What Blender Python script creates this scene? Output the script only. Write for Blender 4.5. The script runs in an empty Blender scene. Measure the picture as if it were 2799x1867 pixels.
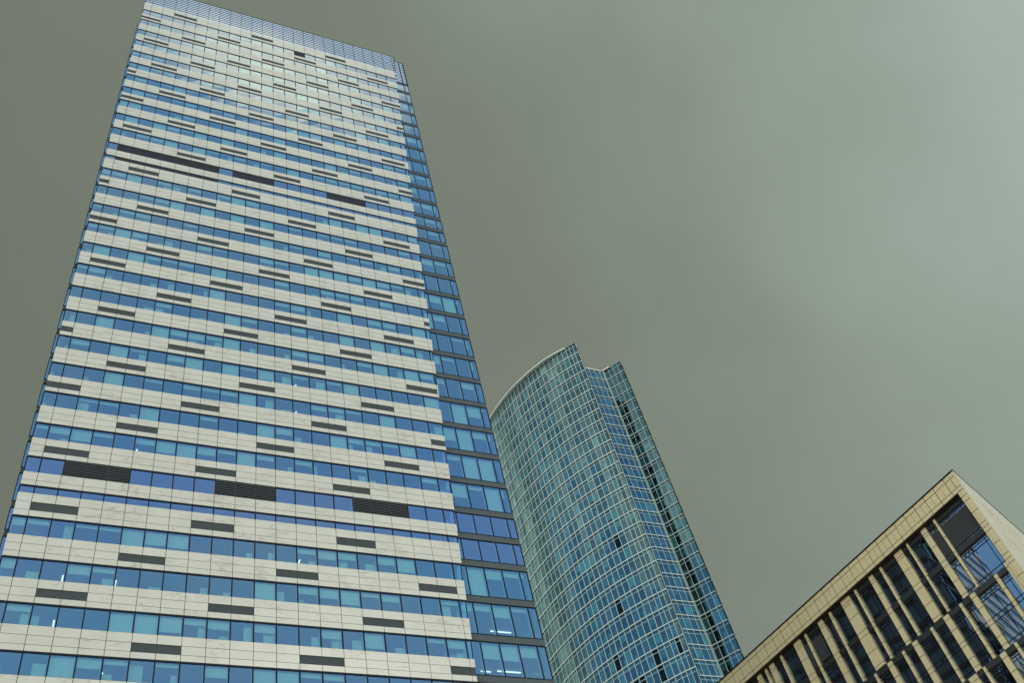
import bpy, math, random
from mathutils import Vector, Matrix

R = math.radians
rnd = random.Random(7)
S = bpy.context.scene
COL = S.collection

# ------------------------------------------------------------------ camera
# origin = the photographer's eye; the pavement lies 1.6 m below it
cr = Vector((0.91919329, -0.35087208, -0.1788085))
cu = Vector((-0.17787277, -0.7750092, 0.60640088))
cf = Vector((0.35134737, 0.52559445, 0.77479384))
cam = bpy.data.cameras.new('camera')
cam.sensor_fit = 'HORIZONTAL'
cam.sensor_width = 36.0
cam.lens = 36.0 * 2868.87 / 2799.0
cam.clip_start = 0.1
cam.clip_end = 5000
camo = bpy.data.objects.new('camera', cam)
M = Matrix((cr, cu, -cf)).transposed().to_4x4()
camo.matrix_world = M
COL.objects.link(camo)
S.camera = camo
S.view_settings.view_transform = 'Standard'
S.view_settings.look = 'None'
S.view_settings.exposure = 0.0
S.view_settings.gamma = 1.0
try:
    S.cycles.max_bounces = 8
    S.cycles.transparent_max_bounces = 8
    S.cycles.caustics_reflective = False
    S.cycles.caustics_refractive = False
    S.cycles.sample_clamp_indirect = 4.0
except Exception:
    pass

# ------------------------------------------------------------------ sun and sky
SUN_EL, SUN_AZ = R(25), R(166)          # azimuth from +Y towards +X
sd = Vector((math.sin(SUN_AZ) * math.cos(SUN_EL), math.cos(SUN_AZ) * math.cos(SUN_EL), math.sin(SUN_EL)))
sl = bpy.data.lights.new('sun', 'SUN')
sl.energy = 1.45
sl.angle = R(1.0)
sl.color = (1.0, 0.95, 0.84)
so = bpy.data.objects.new('sun', sl)
so.rotation_euler = sd.to_track_quat('Z', 'Y').to_euler()
so.location = (60, -60, 120)
COL.objects.link(so)


class NT:
    """tiny helper round a node tree"""
    def __init__(s, nt):
        s.nt = nt
    def n(s, typ, **kw):
        nd = s.nt.nodes.new(typ)
        for k, v in kw.items():
            setattr(nd, k, v)
        return nd
    def l(s, a, b):
        s.nt.links.new(a, b)
    def put(s, sock, v):
        if isinstance(v, (int, float, tuple, list)):
            sock.default_value = v
        else:
            s.l(v, sock)
    def math(s, op, a, b=None, clamp=False):
        nd = s.n('ShaderNodeMath', operation=op)
        nd.use_clamp = clamp
        s.put(nd.inputs[0], a)
        if b is not None:
            s.put(nd.inputs[1], b)
        return nd.outputs[0]
    def step(s, v, lo, hi, a=0.0, b=1.0):
        nd = s.n('ShaderNodeMapRange', interpolation_type='SMOOTHSTEP')
        s.put(nd.inputs[0], v)
        for i, x in enumerate((lo, hi, a, b)):
            nd.inputs[i + 1].default_value = x
        return nd.outputs[0]
    def dot(s, v, d):
        nd = s.n('ShaderNodeVectorMath', operation='DOT_PRODUCT')
        s.l(v, nd.inputs[0])
        nd.inputs[1].default_value = d
        return nd.outputs['Value']
    def mix(s, f, a, b, mode='MIX'):
        nd = s.n('ShaderNodeMix', data_type='RGBA', blend_type=mode)
        s.put(nd.inputs[0], f)
        for sock, v in ((nd.inputs[6], a), (nd.inputs[7], b)):
            s.put(sock, (*v, 1) if isinstance(v, tuple) and len(v) == 3 else v)
        return nd.outputs[2]
    def noise(s, v, scale, detail=4, rough=0.55, dist=0.0):
        nd = s.n('ShaderNodeTexNoise')
        s.l(v, nd.inputs['Vector'])
        nd.inputs['Scale'].default_value = scale
        nd.inputs['Detail'].default_value = detail
        nd.inputs['Roughness'].default_value = rough
        nd.inputs['Distortion'].default_value = dist
        return nd.outputs[0]
    def ramp(s, f, stops):
        nd = s.n('ShaderNodeValToRGB')
        e = nd.color_ramp.elements
        while len(e) < len(stops):
            e.new(0.5)
        for i, (p, c) in enumerate(stops):
            e[i].position = p
            e[i].color = (*c, 1)
        s.l(f, nd.inputs[0])
        return nd.outputs[0]


def lin(r, g, b):
    f = lambda c: c / 12.92 if c <= 0.04045 else ((c + 0.055) / 1.055) ** 2.4
    return (f(r / 255), f(g / 255), f(b / 255))


W = bpy.data.worlds.new('World')
S.world = W
W.use_nodes = True
w = NT(W.node_tree)
bg = W.node_tree.nodes['Background']
tc = w.n('ShaderNodeTexCoord')
D = tc.outputs['Generated']
sep = w.n('ShaderNodeSeparateXYZ')
w.l(D, sep.inputs[0])
X, Y, Z = sep.outputs
sky = w.n('ShaderNodeTexSky', sky_type='NISHITA')
sky.sun_disc = False
sky.sun_elevation = SUN_EL
sky.sun_rotation = SUN_AZ
sky.dust_density = 0.1
blue = w.mix(1.0, sky.outputs[0], (0.085, 0.150, 0.200), 'MULTIPLY')
blue = w.mix(1.0, blue, (0.21, 0.46, 0.80), 'DARKEN')
blue = w.mix(1.0, blue, (0.17, 0.40, 0.72), 'LIGHTEN')
blue = w.mix(w.math('MULTIPLY', w.step(Y, -0.379, -0.363), w.step(Z, 0.8, 0.88, 0.0, 0.6)), blue, (0.85, 0.95, 1.0))
blue = w.mix(w.step(w.noise(D, 5.0, 6, 0.6), 0.46, 0.72, 0.0, 0.32), blue, (0.40, 0.58, 0.74))
# broken white cloud high behind the photographer
n1 = w.noise(D, 9.0, 6, 0.6)
n2 = w.noise(D, 3.4, 5, 0.52, 0.3)
ex = w.math('DIVIDE', w.math('SUBTRACT', X, 0.072), 0.118)
ey = w.math('DIVIDE', w.math('ADD', Y, 0.385), 0.035)
er = w.math('SQRT', w.math('ADD', w.math('MULTIPLY', ex, ex), w.math('MULTIPLY', ey, ey)))
er = w.math('ADD', er, w.math('MULTIPLY', w.math('SUBTRACT', n1, 0.5), 1.5))
c1 = w.step(er, 0.45, 1.30, 1.0, 0.0)
blue = w.mix(c1, blue, (1.16, 1.24, 1.16))
# thin bright veil to the west
dv2 = w.math('ADD', w.dot(D, (-0.60, -0.60, 0.53)), w.math('MULTIPLY', w.math('SUBTRACT', n2, 0.5), 0.16))
mpz = w.n('ShaderNodeMapping')
w.l(D, mpz.inputs[0])
mpz.inputs['Scale'].default_value = (1, 1, 0.35)
n4 = w.step(w.noise(mpz.outputs[0], 6.5, 4, 0.55), 0.38, 0.62)
veil = w.mix(n4, (0.26, 0.38, 0.40), (0.84, 0.98, 0.90))
zw = w.math('ADD', Z, w.math('MULTIPLY', w.math('SUBTRACT', n4, 0.5), 0.06))
c2 = w.math('MULTIPLY', w.step(X, -0.28, -0.44), w.step(zw, 0.60, 0.75))
c3 = w.math('MULTIPLY', w.step(dv2, 0.88, 0.975), w.step(zw, 0.53, 0.62))
blue = w.mix(w.math('MULTIPLY', w.math('MAXIMUM', c2, c3), 0.92), blue, veil)
# heavy grey-green cloud deck ahead
q = w.math('SUBTRACT', X, Y)
q = w.math('ADD', w.math('MULTIPLY', q, 1.15), w.math('MULTIPLY', w.math('SUBTRACT', n2, 0.47), 0.55))
q = w.math('ADD', q, w.math('MULTIPLY', w.math('SUBTRACT', w.noise(D, 6.0, 5, 0.5, 0.4), 0.5), 0.20))
qn = w.step(q, -0.9, 0.9)
mr = w.n('ShaderNodeMapRange')
w.l(q, mr.inputs[0])
mr.inputs[1].default_value, mr.inputs[2].default_value = -0.9, 0.9
deck = w.ramp(mr.outputs[0], [(0.08, lin(112, 119, 107)), (0.40, lin(122, 129, 117)), (0.53, lin(132, 142, 130)),
                              (0.63, lin(141, 153, 141)), (0.76, lin(151, 164, 153)), (0.90, lin(166, 179, 169))])
deck = w.mix(w.step(X, -0.26, -0.5), deck, veil)
fm = w.math('ADD', w.math('MULTIPLY', X, 0.35), w.math('MULTIPLY', Y, 0.94))
fmask = w.step(fm, -0.08, 0.16)
allsky = w.mix(fmask, blue, deck)
# horizon haze; its strong western part is added to light the shaded stone
hz = w.step(Z, 0.06, 0.45, 1.0, 0.0)
west = w.step(X, 0.2, -0.5)
allsky = w.mix(w.math('MULTIPLY', hz, 0.9), allsky, w.mix(west, (0.6, 0.62, 0.54), (4.4, 4.1, 3.3)))
allsky = w.mix(w.step(Z, -0.05, 0.0, 1.0, 0.0), allsky, (0.25, 0.26, 0.23))
w.l(allsky, bg.inputs[0])
bg.inputs[1].default_value = 1.0

# ------------------------------------------------------------------ materials
MATS = {}


def mat(name):
    m = bpy.data.materials.new(name)
    m.use_nodes = True
    MATS[name] = m
    t = NT(m.node_tree)
    return m, t, m.node_tree.nodes['Principled BSDF'], m.node_tree.nodes['Material Output']


def plain(name, col, rough=0.5, metal=0.0, var=0.12, scale=1.3, spec=0.5):
    m, t, p, o = mat(name)
    co = t.n('ShaderNodeTexCoord').outputs['Object']
    f = t.noise(co, scale, 5, 0.6)
    c = t.mix(f, tuple(x * (1 - var) for x in col), tuple(min(1, x * (1 + var)) for x in col))
    t.l(c, p.inputs['Base Color'])
    p.inputs['Roughness'].default_value = rough
    p.inputs['Metallic'].default_value = metal
    p.inputs['Specular IOR Level'].default_value = spec
    return m


def glass(name, refl, tint, r0=0.42, r1=0.95, rough=0.015, bump=0.0, bscale=0.5):
    """coated facade glass: partly mirror, partly see-through"""
    m, t, p, o = mat(name)
    m.node_tree.nodes.remove(p)
    g = t.n('ShaderNodeBsdfGlossy')
    g.inputs['Color'].default_value = (*refl, 1)
    g.inputs['Roughness'].default_value = rough
    tr = t.n('ShaderNodeBsdfTransparent')
    tr.inputs['Color'].default_value = (*tint, 1)
    lw = t.n('ShaderNodeLayerWeight')
    lw.inputs['Blend'].default_value = 0.5
    f5 = t.math('POWER', lw.outputs['Facing'], 4.0)
    fac = t.math('ADD', t.math('MULTIPLY', f5, r1 - r0), r0)
    if bump:
        co = t.n('ShaderNodeTexCoord').outputs['Object']
        b = t.n('ShaderNodeBump')
        b.inputs['Strength'].default_value = bump
        b.inputs['Distance'].default_value = 0.1
        t.l(t.noise(co, bscale, 2, 0.4), b.inputs['Height'])
        t.l(b.outputs[0], g.inputs['Normal'])
    mx = t.n('ShaderNodeMixShader')
    t.l(fac, mx.inputs[0])
    t.l(tr.outputs[0], mx.inputs[1])
    t.l(g.outputs[0], mx.inputs[2])
    t.l(mx.outputs[0], o.inputs[0])
    return m


def marble():
    m, t, p, o = mat('white_marble')
    co = t.n('ShaderNodeTexCoord').outputs['Object']
    mp = t.n('ShaderNodeMapping')
    t.l(co, mp.inputs[0])
    mp.inputs['Rotation'].default_value = (0, R(38), 0)
    mp.inputs['Scale'].default_value = (0.42, 1.0, 1.15)
    v = mp.outputs[0]
    wv = t.noise(v, 0.62, 6, 0.62, 1.3)
    vein = t.step(t.math('ABSOLUTE', t.math('SUBTRACT', wv, 0.5)), 0.0, 0.020, 1.0, 0.0)
    wv2 = t.noise(v, 1.7, 5, 0.6, 0.9)
    vein2 = t.step(t.math('ABSOLUTE', t.math('SUBTRACT', wv2, 0.53)), 0.0, 0.012, 0.5, 0.0)
    gate = t.step(t.noise(co, 0.45, 2, 0.5), 0.45, 0.62)
    vv = t.math('MULTIPLY', t.math('MAXIMUM', vein, vein2), gate)
    # each slab is cut from a slightly different block
    vor = t.n('ShaderNodeTexWhiteNoise', noise_dimensions='2D')
    sx = t.n('ShaderNodeSeparateXYZ')
    t.l(co, sx.inputs[0])
    cx = t.n('ShaderNodeCombineXYZ')
    t.l(t.math('FLOOR', t.math('DIVIDE', t.math('ADD', sx.outputs[0], 100.0 - 13.72), 1.52446)), cx.inputs[0])
    t.l(t.math('FLOOR', t.math('DIVIDE', sx.outputs[2], 0.72)), cx.inputs[1])
    t.l(cx.outputs[0], vor.inputs['Vector'])
    base = t.mix(vor.outputs['Value'], (0.565, 0.545, 0.435), (0.61, 0.59, 0.475))
    base = t.mix(t.math('MULTIPLY', t.noise(co, 1.1, 4, 0.6), 0.2), base, (0.50, 0.48, 0.38))
    c = t.mix(t.math('MULTIPLY', vv, 0.65), base, (0.30, 0.26, 0.17))
    t.l(c, p.inputs['Base Color'])
    p.inputs['Roughness'].default_value = 0.2
    p.inputs['Specular IOR Level'].default_value = 0.8
    return m


def sandstone(name, c0, c1):
    m, t, p, o = mat(name)
    co = t.n('ShaderNodeTexCoord').outputs['Object']
    f = t.noise(co, 0.35, 5, 0.6)
    g = t.noise(co, 7.0, 4, 0.65)
    vor = t.n('ShaderNodeTexVoronoi')
    vor.inputs['Scale'].default_value = 0.55
    t.l(co, vor.inputs['Vector'])
    c = t.mix(f, c0, c1)
    c = t.mix(t.math('MULTIPLY', vor.outputs['Color'], 0.16), c, tuple(x * 1.22 for x in c1))
    c = t.mix(t.math('MULTIPLY', g, 0.22), c, tuple(x * 0.72 for x in c0))
    st = t.step(t.noise(co, 0.9, 3, 0.6), 0.62, 0.78, 0.0, 0.35)
    c = t.mix(st, c, (c0[0] * 1.05, c0[1] * 0.86, c0[2] * 0.74))
    t.l(c, p.inputs['Base Color'])
    p.inputs['Roughness'].default_value = 0.62
    b = t.n('ShaderNodeBump')
    b.inputs['Strength'].default_value = 0.15
    t.l(t.noise(co, 14, 4, 0.6), b.inputs['Height'])
    t.l(b.outputs[0], p.inputs['Normal'])
    return m


def lamp_mat():
    m, t, p, o = mat('lamp_glow')
    p.inputs['Base Color'].default_value = (0.9, 0.9, 0.85, 1)
    p.inputs['Emission Color'].default_value = (1.0, 0.96, 0.88, 1)
    p.inputs['Emission Strength'].default_value = 2.0
    return m


marble()
sandstone('beige_stone', (0.64, 0.545, 0.31), (0.71, 0.62, 0.375))
sandstone('pale_stone', (0.58, 0.535, 0.39), (0.66, 0.615, 0.46))
plain('accent_grey', (0.062, 0.074, 0.076), 0.8, 0.0, spec=0.1)
plain('old_louver', (0.018, 0.023, 0.030), 0.6, 0.0, 0.25, 0.8, 0.25)
plain('louver_metal', (0.036, 0.042, 0.046), 0.5, 0.0, spec=0.3)
plain('slat_metal', (0.055, 0.062, 0.066), 0.6, 0.0, spec=0.2)
plain('bay_slat', (0.10, 0.11, 0.115), 0.6, 0.0, spec=0.3)
plain('void_black', (0.006, 0.007, 0.009), 0.9, 0, 0.1)
plain('frame_navy', (0.005, 0.009, 0.020), 0.6, 0.0, spec=0.15)
plain('frame_black', (0.005, 0.007, 0.010), 0.6, 0.0, spec=0.15)
plain('joint_grey', (0.115, 0.115, 0.09), 0.9)
plain('stone_joint', (0.12, 0.095, 0.05), 0.9)
plain('spandrel_grey', (0.085, 0.106, 0.106), 0.8, 0.0, spec=0.1)
plain('spandrel_dark', (0.030, 0.036, 0.036), 0.4, 0.3)
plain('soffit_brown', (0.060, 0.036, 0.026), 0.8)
plain('ceiling_board', (0.20, 0.23, 0.26), 0.9)
plain('interior_dark', (0.050, 0.058, 0.066), 0.9)
plain('reveal_pale', (0.34, 0.40, 0.42), 0.7)
plain('blind_fabric', (0.52, 0.54, 0.50), 0.9, 0, 0.08, 2.0)
plain('curtain_fabric', (0.50, 0.53, 0.48), 0.95, 0, 0.25, 6.0)
plain('soffit_white', (0.86, 0.88, 0.82), 0.5, 0.0, 0.04)
plain('white_aluminium', (0.52, 0.62, 0.58), 0.35, 0.0, 0.05)
plain('mullion_aluminium', (0.35, 0.48, 0.47), 0.35, 0.0, 0.06)
plain('teal_blind', (0.07, 0.18, 0.23), 0.9, 0, 0.15, 0.5)
plain('pale_blind', (0.20, 0.38, 0.40), 0.9, 0, 0.15, 0.5)
plain('navy_interior', (0.012, 0.028, 0.042), 0.9)
plain('dark_cladding', (0.012, 0.014, 0.016), 0.5)
plain('dim_glass', (0.075, 0.105, 0.145), 0.25, 0, 0.6, 0.4, 0.3)
plain('dim_band', (0.012, 0.015, 0.018), 0.6)
plain('roof_grey', (0.16, 0.16, 0.15), 0.9)

glass('tower_glass', (0.92, 0.98, 1.0), (0.60, 0.94, 0.84), 0.40, 0.97)
glass('crown_pane', (0.95, 0.98, 1.0), (0.6, 0.7, 0.75), 0.7, 0.97)
glass('plant_glass', (1.0, 0.94, 1.0), (0.62, 0.66, 0.80), 0.44, 0.97)
glass('teal_glass', (0.58, 0.86, 0.88), (0.40, 0.72, 0.70), 0.23, 0.95, 0.02, 0.02, 0.35)
glass('teal_glass_clear', (0.58, 0.86, 0.88), (0.36, 0.66, 0.64), 0.20, 0.95, 0.02, 0.02, 0.35)
glass('teal_glass_bright', (0.66, 0.94, 0.90), (0.40, 0.72, 0.70), 0.27, 0.95, 0.02, 0.02, 0.35)
glass('dark_reflection_glass', (0.6, 0.75, 0.75), (0.10, 0.16, 0.16), 0.035, 0.9, 0.02)  # near-black panes, reflection of a dark building put into the colour
glass('dark_glass', (0.86, 0.93, 1.0), (0.34, 0.42, 0.50), 0.44, 0.95, 0.008, 0.006, 0.3)
lamp_mat()


def paving():
    m, t, p, o = mat('paving')
    co = t.n('ShaderNodeTexCoord').outputs['Object']
    br = t.n('ShaderNodeTexBrick')
    t.l(co, br.inputs['Vector'])
    br.inputs['Scale'].default_value = 0.8
    br.inputs['Color1'].default_value = (0.36, 0.34, 0.29, 1)
    br.inputs['Color2'].default_value = (0.42, 0.40, 0.34, 1)
    br.inputs['Mortar'].default_value = (0.10, 0.10, 0.09, 1)
    br.inputs['Mortar Size'].default_value = 0.01
    c = t.mix(t.math('MULTIPLY', t.noise(co, 0.15, 5, 0.6), 0.5), br.outputs['Color'], (0.14, 0.14, 0.13))
    t.l(c, p.inputs['Base Color'])
    p.inputs['Roughness'].default_value = 0.85


paving()

# ------------------------------------------------------------------ mesh helpers


class MB:
    def __init__(s):
        s.v, s.f, s.m, s.names = [], [], [], []

    def mi(s, name):
        if name not in s.names:
            s.names.append(name)
        return s.names.index(name)

    def poly(s, pts, mt):
        i = len(s.v)
        s.v += [tuple(p) for p in pts]
        s.f.append(tuple(range(i, i + len(pts))))
        s.m.append(s.mi(mt))

    def hexa(s, b, mt, skip=()):
        """b: 8 corners, 0-3 one face loop, 4-7 the opposite loop"""
        i = len(s.v)
        s.v += [tuple(p) for p in b]
        for k, q in enumerate(((0, 1, 2, 3), (7, 6, 5, 4), (0, 4, 5, 1), (1, 5, 6, 2), (2, 6, 7, 3), (3, 7, 4, 0))):
            if k in skip:
                continue
            s.f.append(tuple(i + j for j in q))
            s.m.append(s.mi(mt))

    def box(s, x0, x1, y0, y1, z0, z1, mt, xr=None):
        """axis box; xr=(bottom,top) replaces x1 by a slanted right end"""
        xb, xt = xr if xr else (x1, x1)
        s.hexa([(x0, y0, z0), (xb, y0, z0), (xt, y0, z1), (x0, y0, z1),
                (x0, y1, z0), (xb, y1, z0), (xt, y1, z1), (x0, y1, z1)], mt)

    def bar(s, p, q, nrm, w_, d_, mt, up=Vector((0, 0, 1))):
        """bar from p to q, w_ thick across (vertical for horizontal bars), d_ deep along nrm outward"""
        p, q, nrm = Vector(p), Vector(q), Vector(nrm)
        a = (q - p).normalized()
        u = a.cross(nrm).normalized() * (w_ / 2)
        n = nrm * d_
        s.hexa([p - u, q - u, q + u, p + u, p - u + n, q - u + n, q + u + n, p + u + n], mt)

    def build(s, name, parent=None, stuff=False, label=None):
        me = bpy.data.meshes.new(name)
        me.from_pydata(s.v, [], s.f)
        for n in s.names:
            me.materials.append(MATS[n])
        me.polygons.foreach_set('material_index', s.m)
        me.update()
        o = bpy.data.objects.new(name, me)
        COL.objects.link(o)
        if parent is not None:
            o.parent = parent
        if stuff:
            o['kind'] = 'stuff'
        if label:
            o['label'] = label
        return o


def thing(name, label, cat):
    o = bpy.data.objects.new(name, None)
    COL.objects.link(o)
    o['label'], o['category'] = label, cat
    return o


GZ = -1.6
# ------------------------------------------------------------------ ground
g = MB()
g.poly([(-3000, -3000, GZ), (3000, -3000, GZ), (3000, 3000, GZ), (-3000, 3000, GZ)], 'paving')
gro = g.build('ground')
gro['kind'] = 'structure'

# ================================================================== MARBLE TOWER
T1 = thing('marble_tower', 'tallest tower with pale marble bands, dark accent panels and rows of blue windows', 'skyscraper')
PX, PY, PZ, MW, FH = 13.7203, 57.8055, 147.8967, 1.524465, 3.6
XL = -4.0
NROW = 41


def edge(z):
    return 27.91 + 0.0416 * (z - 46.28)


def xj(j):
    return PX + j * MW


rowz = [PZ]
for k in range(1, NROW):
    rowz.append(rowz[-1] - FH * (0.8 if k in (12, 13, 26, 27) else 1.0))


def winh(k):
    return (0.21 if k in (12, 26) else 0.445 if k in (11, 25) else 0.47) * FH


YF, YB, YG = PY, PY + 0.16, PY + 0.065       # marble face, marble back, glass plane
J0, J1 = -12, 13


def panel(mb, j0, j1, z0, z1, gap=0.018, y0=YF, y1=YB, mt='white_marble'):
    a = max(xj(j0) + gap, XL)
    if a > xj(j1) - gap:
        return
    eb, et = edge(z0), edge(z1)
    b0, b1 = min(xj(j1) - gap, eb), min(xj(j1) - gap, et)
    if b1 <= a + 0.02:
        return
    b0 = max(b0, a + 0.005)
    mb.box(a, b1, y0, y1, z0, z1, mt, (b0, b1))


def accents(k):
    """offset of the dark two-module panels in the band under row k (period seven modules)"""
    if k in (11, 25):
        return None
    if k <= 24:
        i = k if k < 11 else k - 1
        return (2 - 3 * i) % 7
    return (3 - 3 * (k - 26)) % 7


old_acc = MB()
for k in range(-1, NROW - 1):
    zt = (rowz[k] - winh(k)) if k >= 0 else 150.30
    zb = rowz[k + 1]
    mb = MB()
    # mortar/backing plane behind the slabs
    mb.box(XL + 0.03, edge(zt) - 0.03, YB - 0.03, YB + 0.06, zb + 0.01, zt - 0.01, 'joint_grey', (edge(zb) - 0.03, edge(zt) - 0.03))
    if k in (11, 25):
        cs = [zt, zb + 0.13 * FH, zb]
    else:
        h = zt - zb
        cs = [zt, zt - h * 0.385, zt - h * 0.745, zb]
    off = accents(k)
    acc = []
    for ci in range(len(cs) - 1):
        for j in range(J0, J1):
            if ci == 1 and off is not None and (j - off) % 7 in (0, 1):
                acc.append(j)
                continue
            panel(mb, j, j + 1, cs[ci + 1] + 0.017, cs[ci] - 0.017)
    band = mb.build('marble_band', T1)
    done = set()
    for j in acc:
        st = j - ((j - off) % 7)
        if st in done:
            continue
        done.add(st)
        ab = old_acc if (k < 2 or k > 30) else MB()
        for jj in (st, st + 1):
            if J0 <= jj < J1:
                panel(ab, jj, jj + 1, cs[2] + 0.03, cs[1] - 0.03, 0.004, YF + 0.05, YB - 0.005, 'accent_grey')
        if ab is not old_acc and ab.v:
            ab.build('accent_panel', band)
old_acc.build('accent_panel', T1, stuff=True)

# ---- window rows of the marble face


def window_geo(fr, pn, bl, k, j):
    """frame, pane and blind/curtain geometry of the window of row k, module j; returns False if cut away"""
    zt, zb = rowz[k], rowz[k] - winh(k)
    x0, x1 = max(xj(j), XL), xj(j + 1)
    if x1 < XL + 0.1:
        return False
    e0, e1 = edge(zb) - 0.04, edge(zt) - 0.04
    if e1 < x0 + 0.12:
        return False
    b0, b1 = min(x1, e0), min(x1, e1)
    b0 = max(b0, x0 + 0.06)
    # head, sill, left mullion
    fr.box(x0, b1, YG - 0.035, YG + 0.10, zt - 0.11, zt + 0.0, 'frame_navy', (b1, b1))
    fr.box(x0, b0, YG - 0.02, YG + 0.10, zb - 0.0, zb + 0.03, 'frame_navy', (b0, b0))
    fr.box(x0 - 0.046, x0 + 0.046, YG - 0.035, YG + 0.10, zb + 0.03, zt - 0.085, 'frame_navy')
    if b1 < x1 - 0.01:
        fr.hexa([(b0 - 0.05, YG - 0.03, zb), (b0, YG - 0.03, zb), (b1, YG - 0.03, zt), (b1 - 0.05, YG - 0.03, zt),
                 (b0 - 0.05, YG + 0.1, zb), (b0, YG + 0.1, zb), (b1, YG + 0.1, zt), (b1 - 0.05, YG + 0.1, zt)], 'frame_navy')
    # pale inner reveal on the right and under the ceiling
    z0, z1 = zb + 0.03, zt - 0.085
    xa = b0 - 0.036
    if b1 >= x1 - 0.01:
        fr.box(xa - 0.03, xa, YG + 0.10, YG + 0.30, z0, z1, 'reveal_pale')
        fr.box(x0 + 0.034, xa - 0.03, YG + 0.10, YG + 0.24, z1 - 0.03, z1, 'reveal_pale')
    gm = 'plant_glass' if k in (11, 12, 25, 26) else 'tower_glass'
    jt = lambda: YG + rnd.uniform(-0.005, 0.005)
    pn.poly([(x0 + 0.03, jt(), zb + 0.02), (b0 - 0.02, jt(), zb + 0.02), (b1 - 0.02, jt(), zt - 0.07), (x0 + 0.03, jt(), zt - 0.07)], gm)
    # blinds and curtains
    if k in (11, 12, 25, 26) or b1 < x1 - 0.3 or bl is None:
        return True
    r = rnd.random()
    H = z1 - z0
    xa, xb = x0 + 0.05, b0 - 0.05
    if r < 0.10:
        d = H
    elif r < 0.20:
        d = H * rnd.uniform(0.72, 0.92)
    elif r < 0.56:
        d = H * rnd.uniform(0.16, 0.52)
    else:
        d = 0
    if d:
        bl.box(xa, xb, YG + 0.16, YG + 0.17, z1 - d, z1 - 0.03, 'blind_fabric')
    r = rnd.random()
    if d < H * 0.9 and r < 0.42:
        cw = (xb - xa) * rnd.uniform(0.25, 0.6)
        ch = H * (rnd.uniform(0.30, 0.7) if rnd.random() < 0.75 else 0.97)
        s0 = xa if rnd.random() < 0.4 else xb - cw
        n = 5
        for i in range(n):      # pleated cloth
            u0, u1 = s0 + cw * i / n, s0 + cw * (i + 1) / n
            um = (u0 + u1) / 2
            for p, q2, yy, y2 in ((u0, um, 0.30, 0.34), (um, u1, 0.34, 0.30)):
                bl.poly([(p, YG + yy, z0), (q2, YG + y2, z0), (q2, YG + y2, z0 + ch), (p, YG + yy, z0 + ch)], 'curtain_fabric')
    return True


def louver_at(k, j):
    if k == 25:
        return (j % 7) in (4, 5, 6)
    if k == 11:
        return (-11 <= j <= -5) or (j in (-3, -2, -1)) or (j in (4, 5, 6))
    if k == 12:
        return -11 <= j <= -5
    if k == 0:
        return j == 2
    return False


many = MB()
count = 0
for k in range(NROW):
    run = []
    for j in range(J0, J1):
        if louver_at(k, j):
            run.append(j)
            continue
        single = 27 <= k <= 30 and count < 100
        if single:
            fr, pn, bl = MB(), MB(), MB()
        else:
            fr = pn = bl = many
        if not window_geo(fr, pn, bl, k, j):
            continue
        if single:
            count += 1
            f = fr.build('window', T1)
            pn.build('pane', f)
            if bl.v:
                bl.build('blind', f)
    # group consecutive louvre modules into one grille
    while run:
        a = run[0]
        b = a
        while b + 1 in run:
            b += 1
        run = [x for x in run if x > b]
        zt, zb = rowz[k], rowz[k] - winh(k)
        lm = MB()
        if max(xj(a), XL) < min(xj(b + 1), edge(zb)) - 0.3:
            x0, x1 = max(xj(a), XL), min(xj(b + 1), edge(zb))
            lm.box(x0, x1, YG + 0.10, YG + 0.16, zb, zt, 'void_black')
            if k == 25:
                n = 9
                for i in range(n):
                    z = zb + (i + 0.5) * (zt - zb) / n
                    lm.box(x0, x1, YG - 0.02, YG + 0.11, z - 0.045, z + 0.035, 'slat_metal')
            else:
                n = 16 if k != 12 else 8
                for i in range(n):
                    z = zb + (i + 0.5) * (zt - zb) / n
                    lm.box(x0, x1, YG - 0.005, YG + 0.11, z - 0.038, z + 0.038, 'old_louver')
            for j in range(a, b + 2):
                lm.box(xj(j) - 0.02, xj(j) + 0.02, YG - 0.01, YG + 0.11, zb, zt, 'old_louver')
            lm.build('louver_grille', T1)
many.build('window', T1, stuff=True)

# ---- floors behind the marble face
fl = MB()
for k in range(NROW):
    zc = rowz[k] + 0.02
    zs = (rowz[k - 1] - winh(k - 1)) if k else 150.2
    e = edge(zc) - 0.15
    fl.box(XL + 0.06, 6.0, YB + 0.09, 63.6, zc, zs - 0.03, 'ceiling_board')
    fl.box(6.0, e, YB + 0.09, 62.8, zc, zs - 0.03, 'ceiling_board')
fl.box(XL + 0.06, 6.0, 63.3, 63.6, GZ, 150, 'interior_dark')
fl.box(6.0, 33.6, 62.5, 62.8, GZ, 147, 'interior_dark')
fl.build('floor_slabs', T1)

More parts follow.
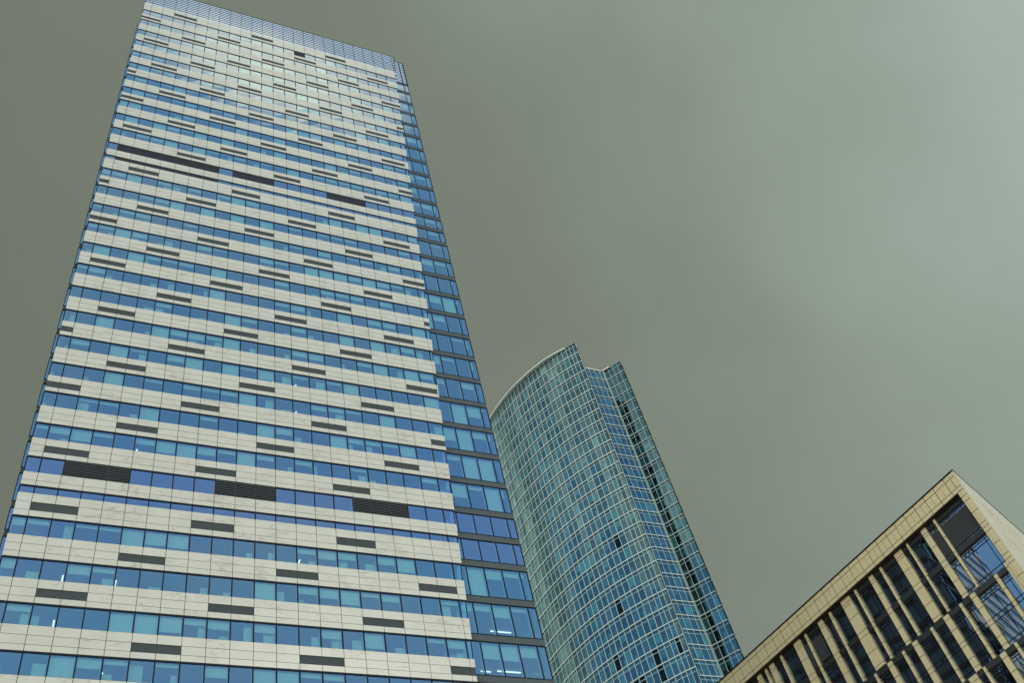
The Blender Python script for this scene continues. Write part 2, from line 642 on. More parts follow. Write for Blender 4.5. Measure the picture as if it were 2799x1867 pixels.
# ---- ceiling lamps seen through the lowest rows
for k, j in [(27, -9.15), (27, -6.9), (28, -9.1), (28, -6.9), (29, -9.1), (29, -6.9), (30, -9.15), (30, -6.9), (27, 0.06), (27, 1.4),
             (24, -6.8), (23, -9.0), (21, 0.1), (21, 1.42), (22, 0.1), (22, 1.4)]:
    l = MB()
    x = xj(j)
    zc = rowz[k] + 0.02
    slope = zc / PY
    d0 = (1.60 - (0.42 if k >= 28 else 0.25 if k >= 27 else 0.12)) / slope
    l.box(x - 0.045, x + 0.045, YG + d0, YG + d0 + 1.4, zc - 0.05, zc + 0.01, 'lamp_glow')
    l.build('ceiling_lamp', T1)
bx = lambda j: PX + (j - 0.1) * MW
for k, ja, jb, hb in [(28, 10.6, 11.7, 2.50), (29, 10.55, 11.75, 2.42), (29, 9.7, 10.2, 2.55), (30, 9.95, 11.0, 2.5), (30, 9.2, 9.5, 2.5)]:
    l = MB()
    zc = rowz[k] + 0.25
    d = hb / (zc / 58.4)
    sc = (58.4 + d) / 58.4
    l.box(xj(ja) * sc, xj(jb) * sc, 58.45 + d, 58.53 + d, zc - 0.05, zc + 0.01, 'lamp_glow')
    l.build('ceiling_lamp', T1)

# ---- louvred crown of the marble face
cz0, cz1 = 150.34, 156.42
cr_ = MB()
for j in range(J0, J1):
    panel(cr_, j, j + 1, cz0, cz1 - 0.05, 0.01, YG, YG + 0.03, 'crown_pane')
cr_.build('crown_glazing', T1)
cr_ = MB()
nf = 9
for i in range(nf + 1):
    z = cz0 + (cz1 - cz0) * i / nf
    cr_.box(XL, edge(z) + 0.02, YG - 0.032, YG - 0.002, z - 0.055, z + 0.055, 'frame_black', (edge(z) + 0.02,) * 2)
for j in range(J0 + 1, J1):
    if XL < xj(j) < edge(cz1) - 0.1:
        cr_.box(xj(j) - 0.022, xj(j) + 0.022, YG - 0.03, YG - 0.002, cz0, cz1, 'frame_black')
e0, e1 = edge(cz0), edge(cz1)
cr_.hexa([(e0 - .06, YF, cz0), (e0, YF, cz0), (e1, YF, cz1), (e1 - .06, YF, cz1), (e0 - .06, YG + .1, cz0), (e0, YG + .1, cz0), (e1, YG + .1, cz1), (e1 - .06, YG + .1, cz1)], 'frame_black')
cr_.box(XL, XL + .06, YF, YG + .1, cz0, cz1, 'frame_black')
cr_.build('crown_louver', T1)


# ---- set-back glass bodies at both sides (front planes), panes, spandrels
YS, YSL = 58.40, 63.70
XR, XLL = 34.10, -4.66
side_many = MB()
for side in (0, 1):
    yp = YS if side == 0 else YSL
    xa, xb = (6.2, XR) if side == 0 else (XLL, 6.2)
    mull = [x for x in [bx(j) for j in range(-12, 14)] if xa + 0.1 < x < xb - 0.1]
    xs = [xa] + mull + [xb]
    for k in range(NROW):
        zs1, zs0 = rowz[k] + 1.05, rowz[k] + 0.33
        if k == 0:
            zs1, zs0 = 148.2, 147.75
        sp = MB()
        sp.box(xa, xb, yp - 0.03, yp + 0.20, zs0 + 0.07, zs1 - 0.07, 'spandrel_grey')
        sp.box(xa, xb, yp - 0.05, yp + 0.10, zs1 - 0.07, zs1, 'frame_black')
        sp.box(xa, xb, yp - 0.05, yp + 0.10, zs0, zs0 + 0.07, 'frame_black')
        for x in xs[1:-1]:
            sp.box(x - 0.015, x + 0.015, yp - 0.035, yp, zs0 + 0.07, zs1 - 0.07, 'spandrel_dark')
        sp.build('side_spandrel', T1)
        zt = zs0
        zb = rowz[k + 1] + 1.05 if k + 1 < NROW else GZ + 4
        for i in range(len(xs) - 1):
            x0, x1 = xs[i], xs[i + 1]
            vis = side == 0 and x1 > edge(zb) - 0.6
            if side == 1 and x0 > -2.5:
                vis_any = False
            own = vis and 6 <= k <= 30
            if side == 0 and not vis:
                continue
            if side == 1 and x0 > -3.0:
                continue
            fr = MB() if own else side_many
            pn = MB() if own else side_many
            bl = MB() if own else side_many
            fr.box(x0 - 0.032, x0 + 0.032, yp - 0.05, yp + 0.1, zb, zt, 'frame_navy')
            if i == len(xs) - 2:
                fr.box(x1 - 0.06, x1, yp - 0.05, yp + 0.1, zb, zt, 'frame_navy')
            jt = lambda: yp + rnd.uniform(-0.006, 0.006)
            gm = 'plant_glass' if k in (25, 26) else 'tower_glass'
            pn.poly([(x0 + .02, jt(), zb), (x1 - .02, jt(), zb), (x1 - .02, jt(), zt), (x0 + .02, jt(), zt)], gm)
            if k not in (25, 26):
                r = rnd.random()
                H = zt - zb
                if r < 0.55:
                    d = H * rnd.uniform(0.1, 0.55)
                elif r < 0.72:
                    d = H * 0.98
                else:
                    d = 0
                if d:
                    bl.box(x0 + .07, x1 - .07, yp + .22, yp + .23, zt - d, zt - .02, 'blind_fabric')
            fr.box(x1 - 0.09, x1 - 0.055, yp + .1, yp + .28, zb, zt, 'reveal_pale')
            if own:
                f = fr.build('side_window', T1)
                pn.build('pane', f)
                if bl.v:
                    bl.build('blind', f)
side_many.build('side_window', T1, stuff=True)
fl = MB()
for k in range(NROW):
    fl.box(20.0, XR - 0.1, YS + 0.22, 62.4, rowz[k] + 0.33, rowz[k] + 1.0, 'ceiling_board')
    fl.box(XLL + 0.1, 6.0, YSL + 0.2, 66.5, rowz[k] + 0.33, rowz[k] + 1.0, 'ceiling_board')
fl.build('floor_slabs', T1)

# crowns of the two set-back bodies
for (xa, xb, yp, zb, zt) in ((28.0, XR, YS, 147.9, 156.1), (XLL, 4.0, YSL, 147.9, 156.3)):
    c = MB()
    n = 12
    for i in range(n + 1):
        z = zb + (zt - zb) * i / n
        c.box(xa, xb + 0.03, yp - 0.032, yp - 0.002, z - 0.055, z + 0.055, 'frame_black')
    c.box(xb - 0.08, xb, yp - 0.1, yp + 0.1, zb, zt, 'frame_black')
    c.box(xa, xa + 0.08, yp - 0.1, yp + 0.1, zb, zt, 'frame_black')
    for j in range(-12, 14):
        if xa < bx(j) < xb - .1:
            c.box(bx(j) - 0.03, bx(j) + 0.03, yp - 0.09, yp - 0.005, zb, zt, 'frame_black')
    c.box(xa, xb, yp, yp + 0.03, zb, zt, 'crown_pane')
    c.build('crown_louver', T1)

# sides, back and roof of the tower
sw = MB()
YBK = 97.0
NB = 17
for k in range(NROW):
    zs1, zs0 = rowz[k] + 1.05, rowz[k] + 0.33
    zb = rowz[k + 1] + 1.05 if k + 1 < NROW else GZ
    for (x, dx, y0) in ((XR, 0.0, YS + 0.22), (XLL, 0.0, YSL + 0.22)):
        s_ = 1 if x > 0 else -1
        xa, xb = sorted((x - s_ * 0.2, x))
        sw.box(xa, xb, y0, YBK, zs0, zs1, 'dim_band')
        xa, xb = sorted((x - s_ * 0.3, x - s_ * 0.05))
        sw.box(xa, xb, y0, YBK, zb, zs0, 'dim_glass')
        for i in range(1, int((YBK - y0) / MW)):
            xm, xn = sorted((x - s_ * 0.05, x - s_ * 0.005))
            sw.box(xm, xn, y0 + i * MW - .04, y0 + i * MW + .04, zb, zs0, 'frame_black')
    sw.box(XLL + .3, XR - .3, YBK - .2, YBK, zs0, zs1, 'dim_band')
    sw.box(XLL + .3, XR - .3, YBK - .3, YBK - .05, zb, zs0, 'dim_glass')
sw.build('rear_wall', T1)
rf = MB()
rf.box(XLL + .3, XR - .3, 64.0, YBK - .3, 147.6, 148.2, 'roof_grey')
rf.box(6.4, XR - .3, 59.6, 64.0, 147.6, 148.2, 'roof_grey')
rf.build('roof', T1)
# ground storey of the marble face
b = MB()
b.box(XL, edge(0), YF + 0.02, YB + .3, GZ, rowz[-1] - winh(NROW - 1) - .02, 'white_marble')
b.build('base_wall', T1)
T1.location = (0, 0, 0)

# ================================================================== CURVED GLASS TOWER
T2 = thing('curved_glass_tower', 'curved teal glass tower with white floor ledges and a notched corner, second tallest', 'skyscraper')
CX, CY, RA = 157.703, 179.598, 55.826
ZT2, H2, NF2 = 216.0, 3.82, 56
aA = math.atan2(143.3 - CY, 115.4 - CX)         # right-hand end of the curve


def arcp(l, r=RA):
    a = aA - l / RA
    return Vector((CX + r * math.cos(a), CY + r * math.sin(a), 0))


ls = [0, 1.08, 2.14, 3.2, 4.58]
while len(ls) < 47:
    ls.append(ls[-1] + 1.46)
walls = []          # (list of plan points, name)
walls.append([arcp(l) for l in ls])
NL = [Vector((x, 150.78, 0)) for x in (117.9, 119.45, 121.0, 122.6, 124.15, 125.75, 127.2)]
walls.append(list(reversed(NL)))                # right-to-left, same sense as the curve
wd = Vector((130.40 - 127.2, 146.39 - 150.8, 0))
WG = [Vector((127.2, 150.8, 0)) + wd * t for t in (0, 0.27, 0.53, 0.79, 1.0)]
walls.append(list(reversed(WG)))

pick = set()
for k in range(22, 28):
    for i in range(1, 13):
        pick.add((0, k, i))
for k in range(22, 28):
    for i in (0, 1, 2):
        if len(pick) < 99:
            pick.add((1, k, i))
for k in range(22, 28):
    for i in (1, 2):
        if len(pick) < 99:
            pick.add((2, k, i))

zk = lambda k: ZT2 - H2 * k
t2many = MB()
for wi, pts in enumerate(walls):
    nrm_e = []
    for i in range(len(pts) - 1):
        d = (pts[i + 1] - pts[i]).normalized()
        n = Vector((-d.y, d.x, 0))
        if n.dot(-pts[i]) < 0:
            n = -n
        nrm_e.append(n)
    nv = []
    for i in range(len(pts)):
        a = nrm_e[max(0, i - 1)] + nrm_e[min(len(nrm_e) - 1, i)]
        nv.append(a.normalized())
    # mullions, one part each
    for i, p in enumerate(pts):
        m = MB()
        wdt = 0.50 if (wi == 2 and i == len(pts) - 1) else 0.13
        if wi == 1 and i == 0:
            continue
        t_ = Vector((-nv[i].y, nv[i].x, 0))
        a, b_ = p - t_ * wdt / 2, p + t_ * wdt / 2
        n = nv[i] * (0.3 if wdt > 0.4 else 0.11)
        m.hexa([a + Vector((0, 0, GZ)), b_ + Vector((0, 0, GZ)), b_ + n + Vector((0, 0, GZ)), a + n + Vector((0, 0, GZ)),
                a + Vector((0, 0, ZT2)), b_ + Vector((0, 0, ZT2)), b_ + n + Vector((0, 0, ZT2)), a + n + Vector((0, 0, ZT2))],
               'frame_black' if (wi == 2 and i == 0) else 'mullion_aluminium')
        m.build('mullion', T2)
    for k in range(NF2):
        z1, z0 = zk(k), zk(k + 1)
        for i in range(len(pts) - 1):
            p, q_ = pts[i], pts[i + 1]
            n = nrm_e[i]
            own = (wi, k, i) in pick
            fr, pn, bl = (MB(), MB(), MB()) if own else (t2many,) * 3
            up = Vector((0, 0, 1))
            P = lambda u, z, d=0.0: p + (q_ - p) * u + n * d + up * z
            zt = z1 - 0.92
            # transom and dark slip below the ledge
            fr.hexa([P(0.02, zt - .065), P(.98, zt - .065), P(.98, zt + .065), P(.02, zt + .065),
                     P(0.02, zt - .065, .07), P(.98, zt - .065, .07), P(.98, zt + .065, .07), P(.02, zt + .065, .07)], 'mullion_aluminium')
            if k == 0:
                for zz in (z0 + 0.75,):
                    fr.hexa([P(0.02, zz - .04), P(.98, zz - .04), P(.98, zz + .04), P(.02, zz + .04),
                             P(0.02, zz - .04, .06), P(.98, zz - .04, .06), P(.98, zz + .04, .06), P(.02, zz + .04, .06)], 'mullion_aluminium')
            t1, t2, t3 = (rnd.uniform(-.009, .009) for _ in range(3))
            gm = rnd.choice(('teal_glass', 'teal_glass', 'teal_glass_clear', 'teal_glass_bright'))
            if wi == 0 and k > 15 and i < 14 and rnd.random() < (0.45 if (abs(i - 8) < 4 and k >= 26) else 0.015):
                gm = 'dark_reflection_glass'  # painted-in dark reflection, clustered on the lower floors
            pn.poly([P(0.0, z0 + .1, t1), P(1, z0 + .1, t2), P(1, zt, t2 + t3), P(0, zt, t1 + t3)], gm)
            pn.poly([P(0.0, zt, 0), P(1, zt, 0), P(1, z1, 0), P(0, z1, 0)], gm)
            # what stands behind the glass
            bl.poly([P(0, zt + .02, -.12), P(1, zt + .02, -.12), P(1, z1, -.12), P(0, z1, -.12)], 'teal_blind' if rnd.random() < .3 else 'navy_interior')
            r = rnd.random()
            hh = zt - z0
            if r < 0.07:
                d = hh
            elif r < 0.29:
                d = hh * rnd.uniform(.3, .85)
            else:
                d = 0
            if d:
                bl.poly([P(.05, zt - d, -.15), P(.95, zt - d, -.15), P(.95, zt, -.15), P(.05, zt, -.15)], 'teal_blind' if rnd.random() < .7 else 'pale_blind')
            elif rnd.random() < .25:
                c0 = rnd.uniform(.1, .6)
                ch = hh * rnd.uniform(.35, .75)
                bl.poly([P(c0, z0 + .1, -.3), P(c0 + .32, z0 + .1, -.3), P(c0 + .30, z0 + ch, -.3), P(c0 + .02, z0 + ch, -.3)], 'pale_blind')
            bl.poly([P(-.0, z0, -.9), P(1, z0, -.9), P(1, z1 - .3, -.9), P(0, z1 - .3, -.9)], 'navy_interior')
            if own:
                f = fr.build('window', T2)
                pn.build('pane', f)
                bl.build('blind', f)
t2many.build('window', T2, stuff=True)


def ring(mb, pts, nv, z0, z1, d0, d1, mt):
    up = Vector((0, 0, 1))
    for i in range(len(pts) - 1):
        a, b_ = pts[i], pts[i + 1]
        mb.hexa([a + nv[i] * d0 + up * z0, b_ + nv[i + 1] * d0 + up * z0, b_ + nv[i + 1] * d1 + up * z0, a + nv[i] * d1 + up * z0,
                 a + nv[i] * d0 + up * z1, b_ + nv[i + 1] * d0 + up * z1, b_ + nv[i + 1] * d1 + up * z1, a + nv[i] * d1 + up * z1], mt)


NV = []
for pts in walls:
    ne = []
    for i in range(len(pts) - 1):
        d = (pts[i + 1] - pts[i]).normalized()
        n = Vector((-d.y, d.x, 0))
        ne.append(n if n.dot(-pts[i]) > 0 else -n)
    NV.append([(ne[max(0, i - 1)] + ne[min(len(ne) - 1, i)]).normalized() for i in range(len(pts))])
for k in range(1, NF2 + 1):
    m = MB()
    ring(m, walls[0], NV[0], zk(k) - .11, zk(k) + .12, -0.02, 0.19, 'white_aluminium')
    m.build('floor_ledge', T2)
    m = MB()
    for pts, nv in zip(walls[1:], NV[1:]):
        ring(m, pts, nv, zk(k) - .11, zk(k) + .12, -0.02, 0.19, 'white_aluminium')
    m.build('notch_ledge', T2)
fl = MB()
for k in range(1, NF2):
    for pts, nv in zip(walls, NV):
        ring(fl, pts, nv, zk(k) + .02, zk(k) + .24, -0.88, -0.16, 'ceiling_board')
fl.build('floor_slabs', T2)
# overhanging roof rim
rim = MB()
pts = walls[0][3:]
ov = []
for i in range(len(pts)):
    t = i / (len(pts) - 1)
    l = ls[3 + i]
    ov.append(min(1.05, 0.10 + 0.95 * min(1, l / 9.0)) - max(0, (l - 22) * 0.02))
up = Vector((0, 0, 1))
for i in range(len(pts) - 1):
    a, b_ = pts[i], pts[i + 1]
    na, nb = NV[0][3 + i], NV[0][4 + i]
    rim.hexa([a - na * .5 + up * ZT2, b_ - nb * .5 + up * ZT2, b_ + nb * ov[i + 1] + up * ZT2, a + na * ov[i] + up * ZT2,
              a - na * .5 + up * (ZT2 + .25), b_ - nb * .5 + up * (ZT2 + .25), b_ + nb * ov[i + 1] + up * (ZT2 + .25), a + na * ov[i] + up * (ZT2 + .25)], 'soffit_white')
ring(rim, walls[0][:4], NV[0][:4], ZT2, ZT2 + .3, -.4, .06, 'dark_cladding')
ring(rim, walls[1], NV[1], ZT2, ZT2 + .25, -.5, .18, 'soffit_white')
wp = [walls[2][-1], walls[2][-2], (walls[2][-2] + walls[2][-3]) / 2 + Vector((0, 0, 0))]
ring(rim, wp, [NV[2][-1]] * 3, ZT2 + .02, ZT2 + .27, -.5, .62, 'soffit_white')
ring(rim, walls[2], NV[2], ZT2 + .0, ZT2 + .2, -.4, .05, 'dark_cladding')
rim.build('roof_rim', T2)
# return wall of the notch, hidden flanks, roof
rw = MB()
A = arcp(0)


def wall(mb, a, b_, z0, z1, mt):
    mb.poly([(a.x, a.y, z0), (b_.x, b_.y, z0), (b_.x, b_.y, z1), (a.x, a.y, z1)], mt)


Bn = Vector((117.9, 150.78, 0))
inn = (Bn - A)
side_n = Vector((inn.y, -inn.x, 0)).normalized()
rw.hexa([A + up * GZ, Bn + up * GZ, Bn + side_n * -.3 + up * GZ, A + side_n * -.3 + up * GZ,
         A + up * ZT2, Bn + up * ZT2, Bn + side_n * -.3 + up * ZT2, A + side_n * -.3 + up * ZT2], 'dark_cladding')
rw.build('return_wall', T2)
bk = MB()
outline = [walls[2][0], Vector((139, 161, 0)), Vector((158, 186, 0)), Vector((166, 214, 0)), Vector((130, 232, 0)), walls[0][-1]]
for i in range(len(outline) - 1):
    wall(bk, outline[i], outline[i + 1], GZ, ZT2, 'dim_glass')
bk.build('rear_wall', T2)
rf = MB()
plan = [A] + walls[0][1:] + outline[-2:0:-1] + [walls[2][0]] + [walls[2][i] for i in range(1, len(walls[2]))] + walls[1][1:]
rf.poly([(p.x, p.y, ZT2 - .6) for p in plan], 'roof_grey')
rf.build('roof', T2)

# ================================================================== BEIGE STONE BLOCK
T3 = thing('stone_office_block', 'low beige stone building with dark glass bays between tall narrow pilasters', 'office building')
U = 1.97
C3 = Vector((36.4455 * U, 22.7594 * U, 0))
a3 = R(102.9)
dv = Vector((math.cos(a3), math.sin(a3), 0))
nn = Vector((-dv.y, dv.x, 0))
if nn.dot(-C3) < 0:
    nn = -nn
a4 = R(24.5)
d4 = Vector((math.cos(a4), math.sin(a4), 0))
n4 = Vector((d4.y, -d4.x, 0))
MIT = d4.dot(dv) / -d4.dot(nn)
DIST = nn.dot(-C3) / U
SF = -C3.dot(dv) / U            # s coordinate of the eye


def F3(s, z, d=0.0):
    """point on the long facade: s along it, z up, d = depth behind the outer plane (all in facade units)"""
    return C3 + dv * s * U - nn * d * U + Vector((0, 0, z * U))


def dep(s, z, d):
    k = d / DIST
    return s + (s - SF) * k, z * (1 + k)


def blk(mb, s0, s1, z0, z1, d0, d1, mt, corr=None):
    """block between depths d0 (front) and d1 (back)"""
    if corr is None:
        corr = d0
    mitre = s0 < 0.07           # the corner is not square: cut the end along the gable wall
    s0, zz0 = dep(s0, z0, corr)
    s1, zz1 = dep(s1, z1, corr)
    sa, sb = (s0 + d0 * MIT, s0 + d1 * MIT) if mitre else (s0, s0)
    mb.hexa([F3(sa, zz0, d0), F3(s1, zz0, d0), F3(s1, zz1, d0), F3(sa, zz1, d0),
             F3(sb, zz0, d1), F3(s1, zz0, d1), F3(s1, zz1, d1), F3(sb, zz1, d1)], mt)


G = 0.016
SEND = 22.0
ZTOP, ZC0 = 30.0, 28.96
# cornice of three stone courses
c = MB()
lv = [30.0, 29.77, 29.18, ZC0]
blk(c, 0.02, SEND, ZC0 + .01, 29.96, 0.02, 0.6, 'stone_joint', 0)
mod = 0.6353
nmod = int(SEND / mod) + 1
for ci in range(3):
    n = nmod * (2 if ci == 1 else 1)
    st = mod / (2 if ci == 1 else 1)
    s = 0.0
    for i in range(n):
        s1 = s + st
        thin = 0.5 if (ci == 1 and i % 2 == 0) else 1.0
        g0 = G * (0.5 if (ci == 1 and i % 2 == 1) else 1)
        g1 = G * (0.5 if (ci == 1 and i % 2 == 0) else 1)
        blk(c, s + (0 if i == 0 else g0), s1 - g1, lv[ci + 1] + G, lv[ci] - (G if ci else 0), 0.0, 0.05, 'beige_stone', 0)
        s = s1
c.build('cornice', T3)
c = MB()
blk(c, -0.03, SEND, 30.0, 30.07, -0.03, 0.3, 'frame_black', 0)
e0 = F3(0, 30.005, 0)
e1 = e0 + d4 * 60
for zz0, zz1 in ((0.0, 0.12),):
    o_ = n4 * 0.05
    i_ = -n4 * 0.5
    c.hexa([e0 + o_, e1 + o_, e1 + i_, e0 + i_, e0 + o_ + up * .12, e1 + o_ + up * .12, e1 + i_ + up * .12, e0 + i_ + up * .12], 'frame_black')
c.build('coping', T3)
c = MB()
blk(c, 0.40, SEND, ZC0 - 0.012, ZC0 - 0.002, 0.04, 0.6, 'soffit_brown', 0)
c.build('soffit', T3)
# corner strip
c = MB()
zj = [28.955, 28.64, 28.37, 27.71, 27.03, 26.80, 26.56, 25.90, 25.23, 25.0, 24.77, 24.1, 23.42, 23.18, 22.6, 22.0, 21.75, 21.0, 20.3, 19.4]
while zj[-1] > 0.5:
    zj.append(zj[-1] - 0.66)
zj.append(GZ / U)
blk(c, 0.02, 0.39, GZ / U, 28.95, 0.02, 0.45, 'stone_joint', 0)
for i in range(len(zj) - 1):
    blk(c, 0.0, 0.405, zj[i + 1] + G, zj[i] - G, 0.0, 0.46, 'beige_stone', 0)
c.build('corner_strip', T3)

DP, DS, DG = 0.25, 0.325, 0.37        # pilasters, spandrels, glass
tier1 = [(1.97, 2.12), (2.57, 2.90), (3.71, 3.85), (4.15, 4.64), (5.47, 5.63), (6.06, 6.35), (7.20, 7.36), (7.68, 8.29), (8.98, 9.15),
         (9.58, 9.93), (10.76, 10.92), (11.23, 11.71), (12.57, 12.74), (13.22, 13.58), (13.74, 13.91), (14.20, 14.52), (15.4, 15.56),
         (16.0, 16.4), (17.2, 17.36), (17.8, 18.2), (19.0, 19.16), (19.6, 20.0), (20.8, 20.96)]
tier2 = [(1.02, 1.21), (2.30, 2.60), (3.06, 3.23), (3.85, 4.18), (4.80, 4.96), (5.77, 6.08), (6.56, 6.72), (7.35, 7.65), (8.33, 8.49),
         (9.2, 9.55), (10.1, 10.26), (11.0, 11.3), (11.85, 12.0), (12.7, 13.0), (13.6, 13.76), (14.4, 14.75), (15.4, 15.56), (16.3, 16.6)]
tier3 = [(0.75, 0.9), (1.97, 2.13), (2.60, 2.91), (3.69, 3.85), (4.19, 4.64), (5.47, 5.63), (6.06, 6.35), (7.20, 7.36), (7.7, 8.2),
         (8.98, 9.15), (9.58, 9.9), (10.76, 10.92), (11.3, 11.7)]
JT = {1: [28.76, 28.50, 28.36, 27.70, 26.84, 26.58, 25.75, 25.02, 24.87], 2: [24.80, 24.60, 24.05, 23.39, 23.18, 22.6, 22.2, 22.0],
      3: [21.98, 21.75, 21.1, 20.4, 20.2, 19.5, 19.2]}
for ti, tier in ((1, tier1), (2, tier2), (3, tier3)):
    for s0, s1 in tier:
        m = MB()
        s1b = s1
        s0b = s0 + 0.035                     # the visible flank makes up the rest of the width
        js = JT[ti]
        blk(m, s0b + .012, s1b - .012, js[-1] + .01, js[0] - .01, DP + .012, DG, 'stone_joint', DP)
        wide = (s1 - s0) > 0.42
        for i in range(len(js) - 1):
            hi, lo = js[i] - (G * .95 if i else 0), js[i + 1] + (G * .95 if i < len(js) - 2 else 0)
            if wide:
                mid = s0b + (s1b - s0b) * 0.36
                blk(m, s0b, mid - .005, lo, hi, DP, DG + .01, 'beige_stone', DP)
                blk(m, mid + .005, s1b, lo, hi, DP, DG + .01, 'beige_stone', DP)
            else:
                blk(m, s0b, s1b, lo, hi, DP, DG + .01, 'beige_stone', DP)
        m.build('pilaster', T3)
m = MB()                                     # shaded pier beside the corner strip, from the second tier down
for hi, lo in ((24.95, 24.72), (24.70, 23.4), (23.38, 22.0), (21.98, 19.0)):
    blk(m, 0.32, 0.56, lo, hi - .012, DP - .08, DG + .01, 'beige_stone', DP - .08)
m.build('pilaster', T3)
# spandrel bands (one part per floor)
SP = [(28.80, 28.50), (26.86, 26.60), (24.82, 24.56), (22.0, 21.74), (19.2, 18.95)]
for z1, z0 in SP:
    m = MB()
    blk(m, 0.36, SEND, z0, z1, DS, DG + .1, 'spandrel_dark', DS)
    blk(m, 0.36, SEND, z0 - .10, z0 - .002, DG - .012, DG + .1, 'void_black', DS)  # black strip paints the shadow gap under the spandrel
    m.build('spandrel', T3)

# glazing and louvres of the bays
louv = [(0.40, 1.97), (2.12, 2.57), (9.93, 10.76), (10.92, 11.23), (9.15, 9.24)]
LV = [((28.42, 26.86), 1, tier1), ((26.50, 24.82), 0, tier1), ((24.46, 22.0), 0, tier2), ((21.64, 19.2), 0, tier3)]
nwin = 0
for (z1, z0), top, tier in LV:
    bays = []
    prev = 0.40
    for s0, s1 in tier:
        bays.append((prev, s0))
        prev = s1
    for s0, s1 in bays:
        fr, pn, gr = MB(), MB(), MB()
        # frame lines
        rails = [z1 - .11, z1 - .26, z0 + .17] if not top else [z1 - .10, z1 - .24, z0 + .14]
        if (z1 - z0) > 2.2:
            rails = [z1 - .11, z1 - .26, z0 + 1.38, z0 + 1.18, z0 + .15]
        mul = []
        wd_ = s1 - s0
        if s0 < 0.5 and tier is not tier2:
            mul = [0.60, s0 + wd_ * .62]
        elif wd_ > 0.7:
            mul = [s0 + wd_ * .36]
        elif wd_ > 0.45:
            mul = [s0 + wd_ * .5]
        pz = rnd.uniform(-.012, .012)
        a0, zz0 = dep(s0 - .05, z0, DG)
        a1, zz1 = dep(s1 + .05, z1, DG)
        # panes, each set very slightly out of true
        cuts_s = [s0 - .05] + mul + [s1 + .05]
        cuts_z = sorted([z0] + rails + [z1])
        for i in range(len(cuts_s) - 1):
            for jz in range(len(cuts_z) - 1):
                p0 = dep(cuts_s[i], cuts_z[jz], DG)
                p1 = dep(cuts_s[i + 1], cuts_z[jz + 1], DG)
                t1, t2, t3 = (rnd.uniform(-.0014, .0014) for _ in range(3))
                pn.poly([F3(p0[0], p0[1], DG + t1), F3(p1[0], p0[1], DG + t2), F3(p1[0], p1[1], DG + t2 + t3), F3(p0[0], p1[1], DG + t1 + t3)], 'dark_glass')
        for z in rails:
            blk(fr, s0 - .02, s1 + .02, z - .014, z + .014, DG - .015, DG + .03, 'frame_black', DG)
        for s in mul:
            blk(fr, s - .014, s + .014, z0, z1, DG - .012, DG + .03, 'frame_black', DG)
        blk(fr, s0 - .02, s0 + .02, z0, z1, DG - .010, DG + .03, 'frame_black', DG)
        blk(fr, s1 - .02, s1 + .035, z0, z1, DG - .010, DG + .03, 'frame_black', DG)
        f = fr.build('window', T3)
        pn.build('pane', f)
        if top:
            for l0, l1 in louv:
                if l0 >= s0 - .01 and l1 <= s1 + .01:
                    framed = abs(l0 - 9.93) < .01
                    a, b_ = (l0 + .10, l1 - .07) if framed else (l0, l1)
                    zt, zb = (28.17, 26.95) if framed else (28.25, 26.92)
                    blk(gr, a, b_, zb, zt, DG - .03, DG - .02, 'void_black', DG - .03)
                    n = 17
                    for i in range(n):
                        z = zb + (i + .5) * (zt - zb) / n
                        blk(gr, a, b_, z - .017, z + .014, DG - .055, DG - .029, 'bay_slat', DG - .03)
                    for i in range(1, 4):
                        s = a + (b_ - a) * i / 4
                        if b_ - a > .6:
                            blk(gr, s - .012, s + .012, zb, zt, DG - .060, DG - .028, 'louver_metal', DG - .03)
                    gr.build('louver_grille', T3)
# dark core behind the glass
m = MB()
blk(m, 0.42, SEND, GZ / U, 28.9, DG + .35, DG + .5, 'interior_dark', 0)
blk(m, 0.42, SEND, 28.5, 28.93, DG + .10, DG + .36, 'interior_dark', 0)
blk(m, SEND - .2, SEND, GZ / U, 28.9, .3, 8, 'interior_dark', 0)
m.build('interior_core', T3)
m = MB()
blk(m, 0.56, SEND, GZ / U, 18.94, DS, DG + .1, 'spandrel_dark', DS)
m.build('base_wall', T3)


# gable side: pale stone slabs with slot windows
def G3(t, z, d=0.0):
    return C3 + d4 * t * U - n4 * d * U + Vector((0, 0, z * U))


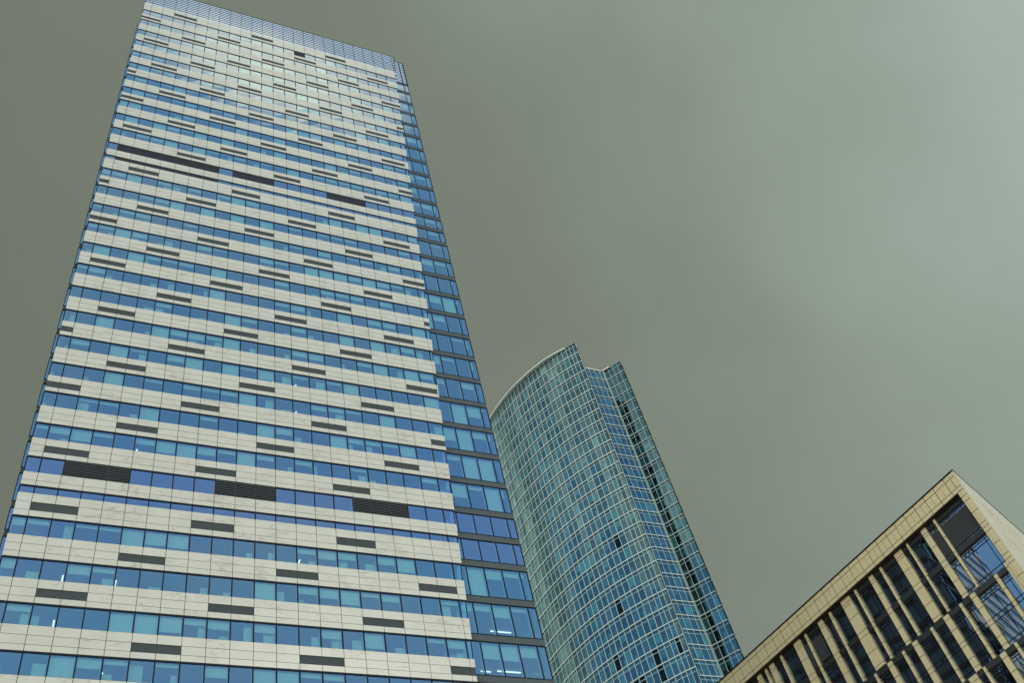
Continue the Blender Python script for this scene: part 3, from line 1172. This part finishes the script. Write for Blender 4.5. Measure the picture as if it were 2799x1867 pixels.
def blk4(mb, t0, t1, z0, z1, d0, d1, mt):
    mb.hexa([G3(t0, z0, d0), G3(t1, z0, d0), G3(t1, z1, d0), G3(t0, z1, d0), G3(t0, z0, d1), G3(t1, z0, d1), G3(t1, z1, d1), G3(t0, z1, d1)], mt)


slots = []
t = 1.62
while t < 27:
    slots.append((t, t + .11))
    t += (1.24, 0.72, 0.80, 1.0, 0.74)[len(slots) % 5]
sidew = MB()
blk4(sidew, 0.06, 28, GZ / U, 29.97, 0.05, 0.3, 'stone_joint')
edges = [-0.004] + [x for a, b_ in slots for x in (a, b_)] + [28]
zs = [30.0, 29.5, 28.86]
while zs[-1] > 2:
    zs += [zs[-1] - .44, zs[-1] - 1.0, zs[-1] - 1.97]
zs.append(GZ / U)
for ci in range(len(zs) - 1):
    for i in range(0, len(edges) - 1):
        is_slot = i % 2 == 1
        a, b_ = edges[i], edges[i + 1]
        lo, hi = zs[ci + 1] + .006, zs[ci] - (.006 if ci else 0)
        win = is_slot and ci >= 2 and (ci - 2) % 3 == 0
        if win:
            continue
        if is_slot and ci >= 2:
            blk4(sidew, a + .006, b_ - .006, lo, hi, 0.012, 0.05, 'pale_stone')
        elif not is_slot:
            n = max(1, round((b_ - a) / .62))
            for q2 in range(n):
                u0, u1 = a + (b_ - a) * q2 / n, a + (b_ - a) * (q2 + 1) / n
                blk4(sidew, u0 + (.005 if q2 or i else 0), u1 - .005, lo, hi, -0.008, 0.05, 'pale_stone')
        else:
            blk4(sidew, a - .006, b_ + .006, lo, hi, -0.008, 0.05, 'pale_stone')
sidew.build('side_wall', T3)
for a, b_ in slots[:8]:
    for ci in range(2, 9, 3):
        m = MB()
        blk4(m, a, b_, zs[ci + 1] + .006, zs[ci] - .006, 0.035, 0.048, 'dim_glass')
        m.build('slot_window', T3)
m = MB()
P0, P1, P2, P3 = F3(0.05, 29.8, .05), F3(SEND, 29.8, .05), F3(SEND, 29.8, 26), G3(28, 29.8, 0.1)
m.poly([P0, P1, P2, P3], 'roof_grey')
m.build('roof', T3)
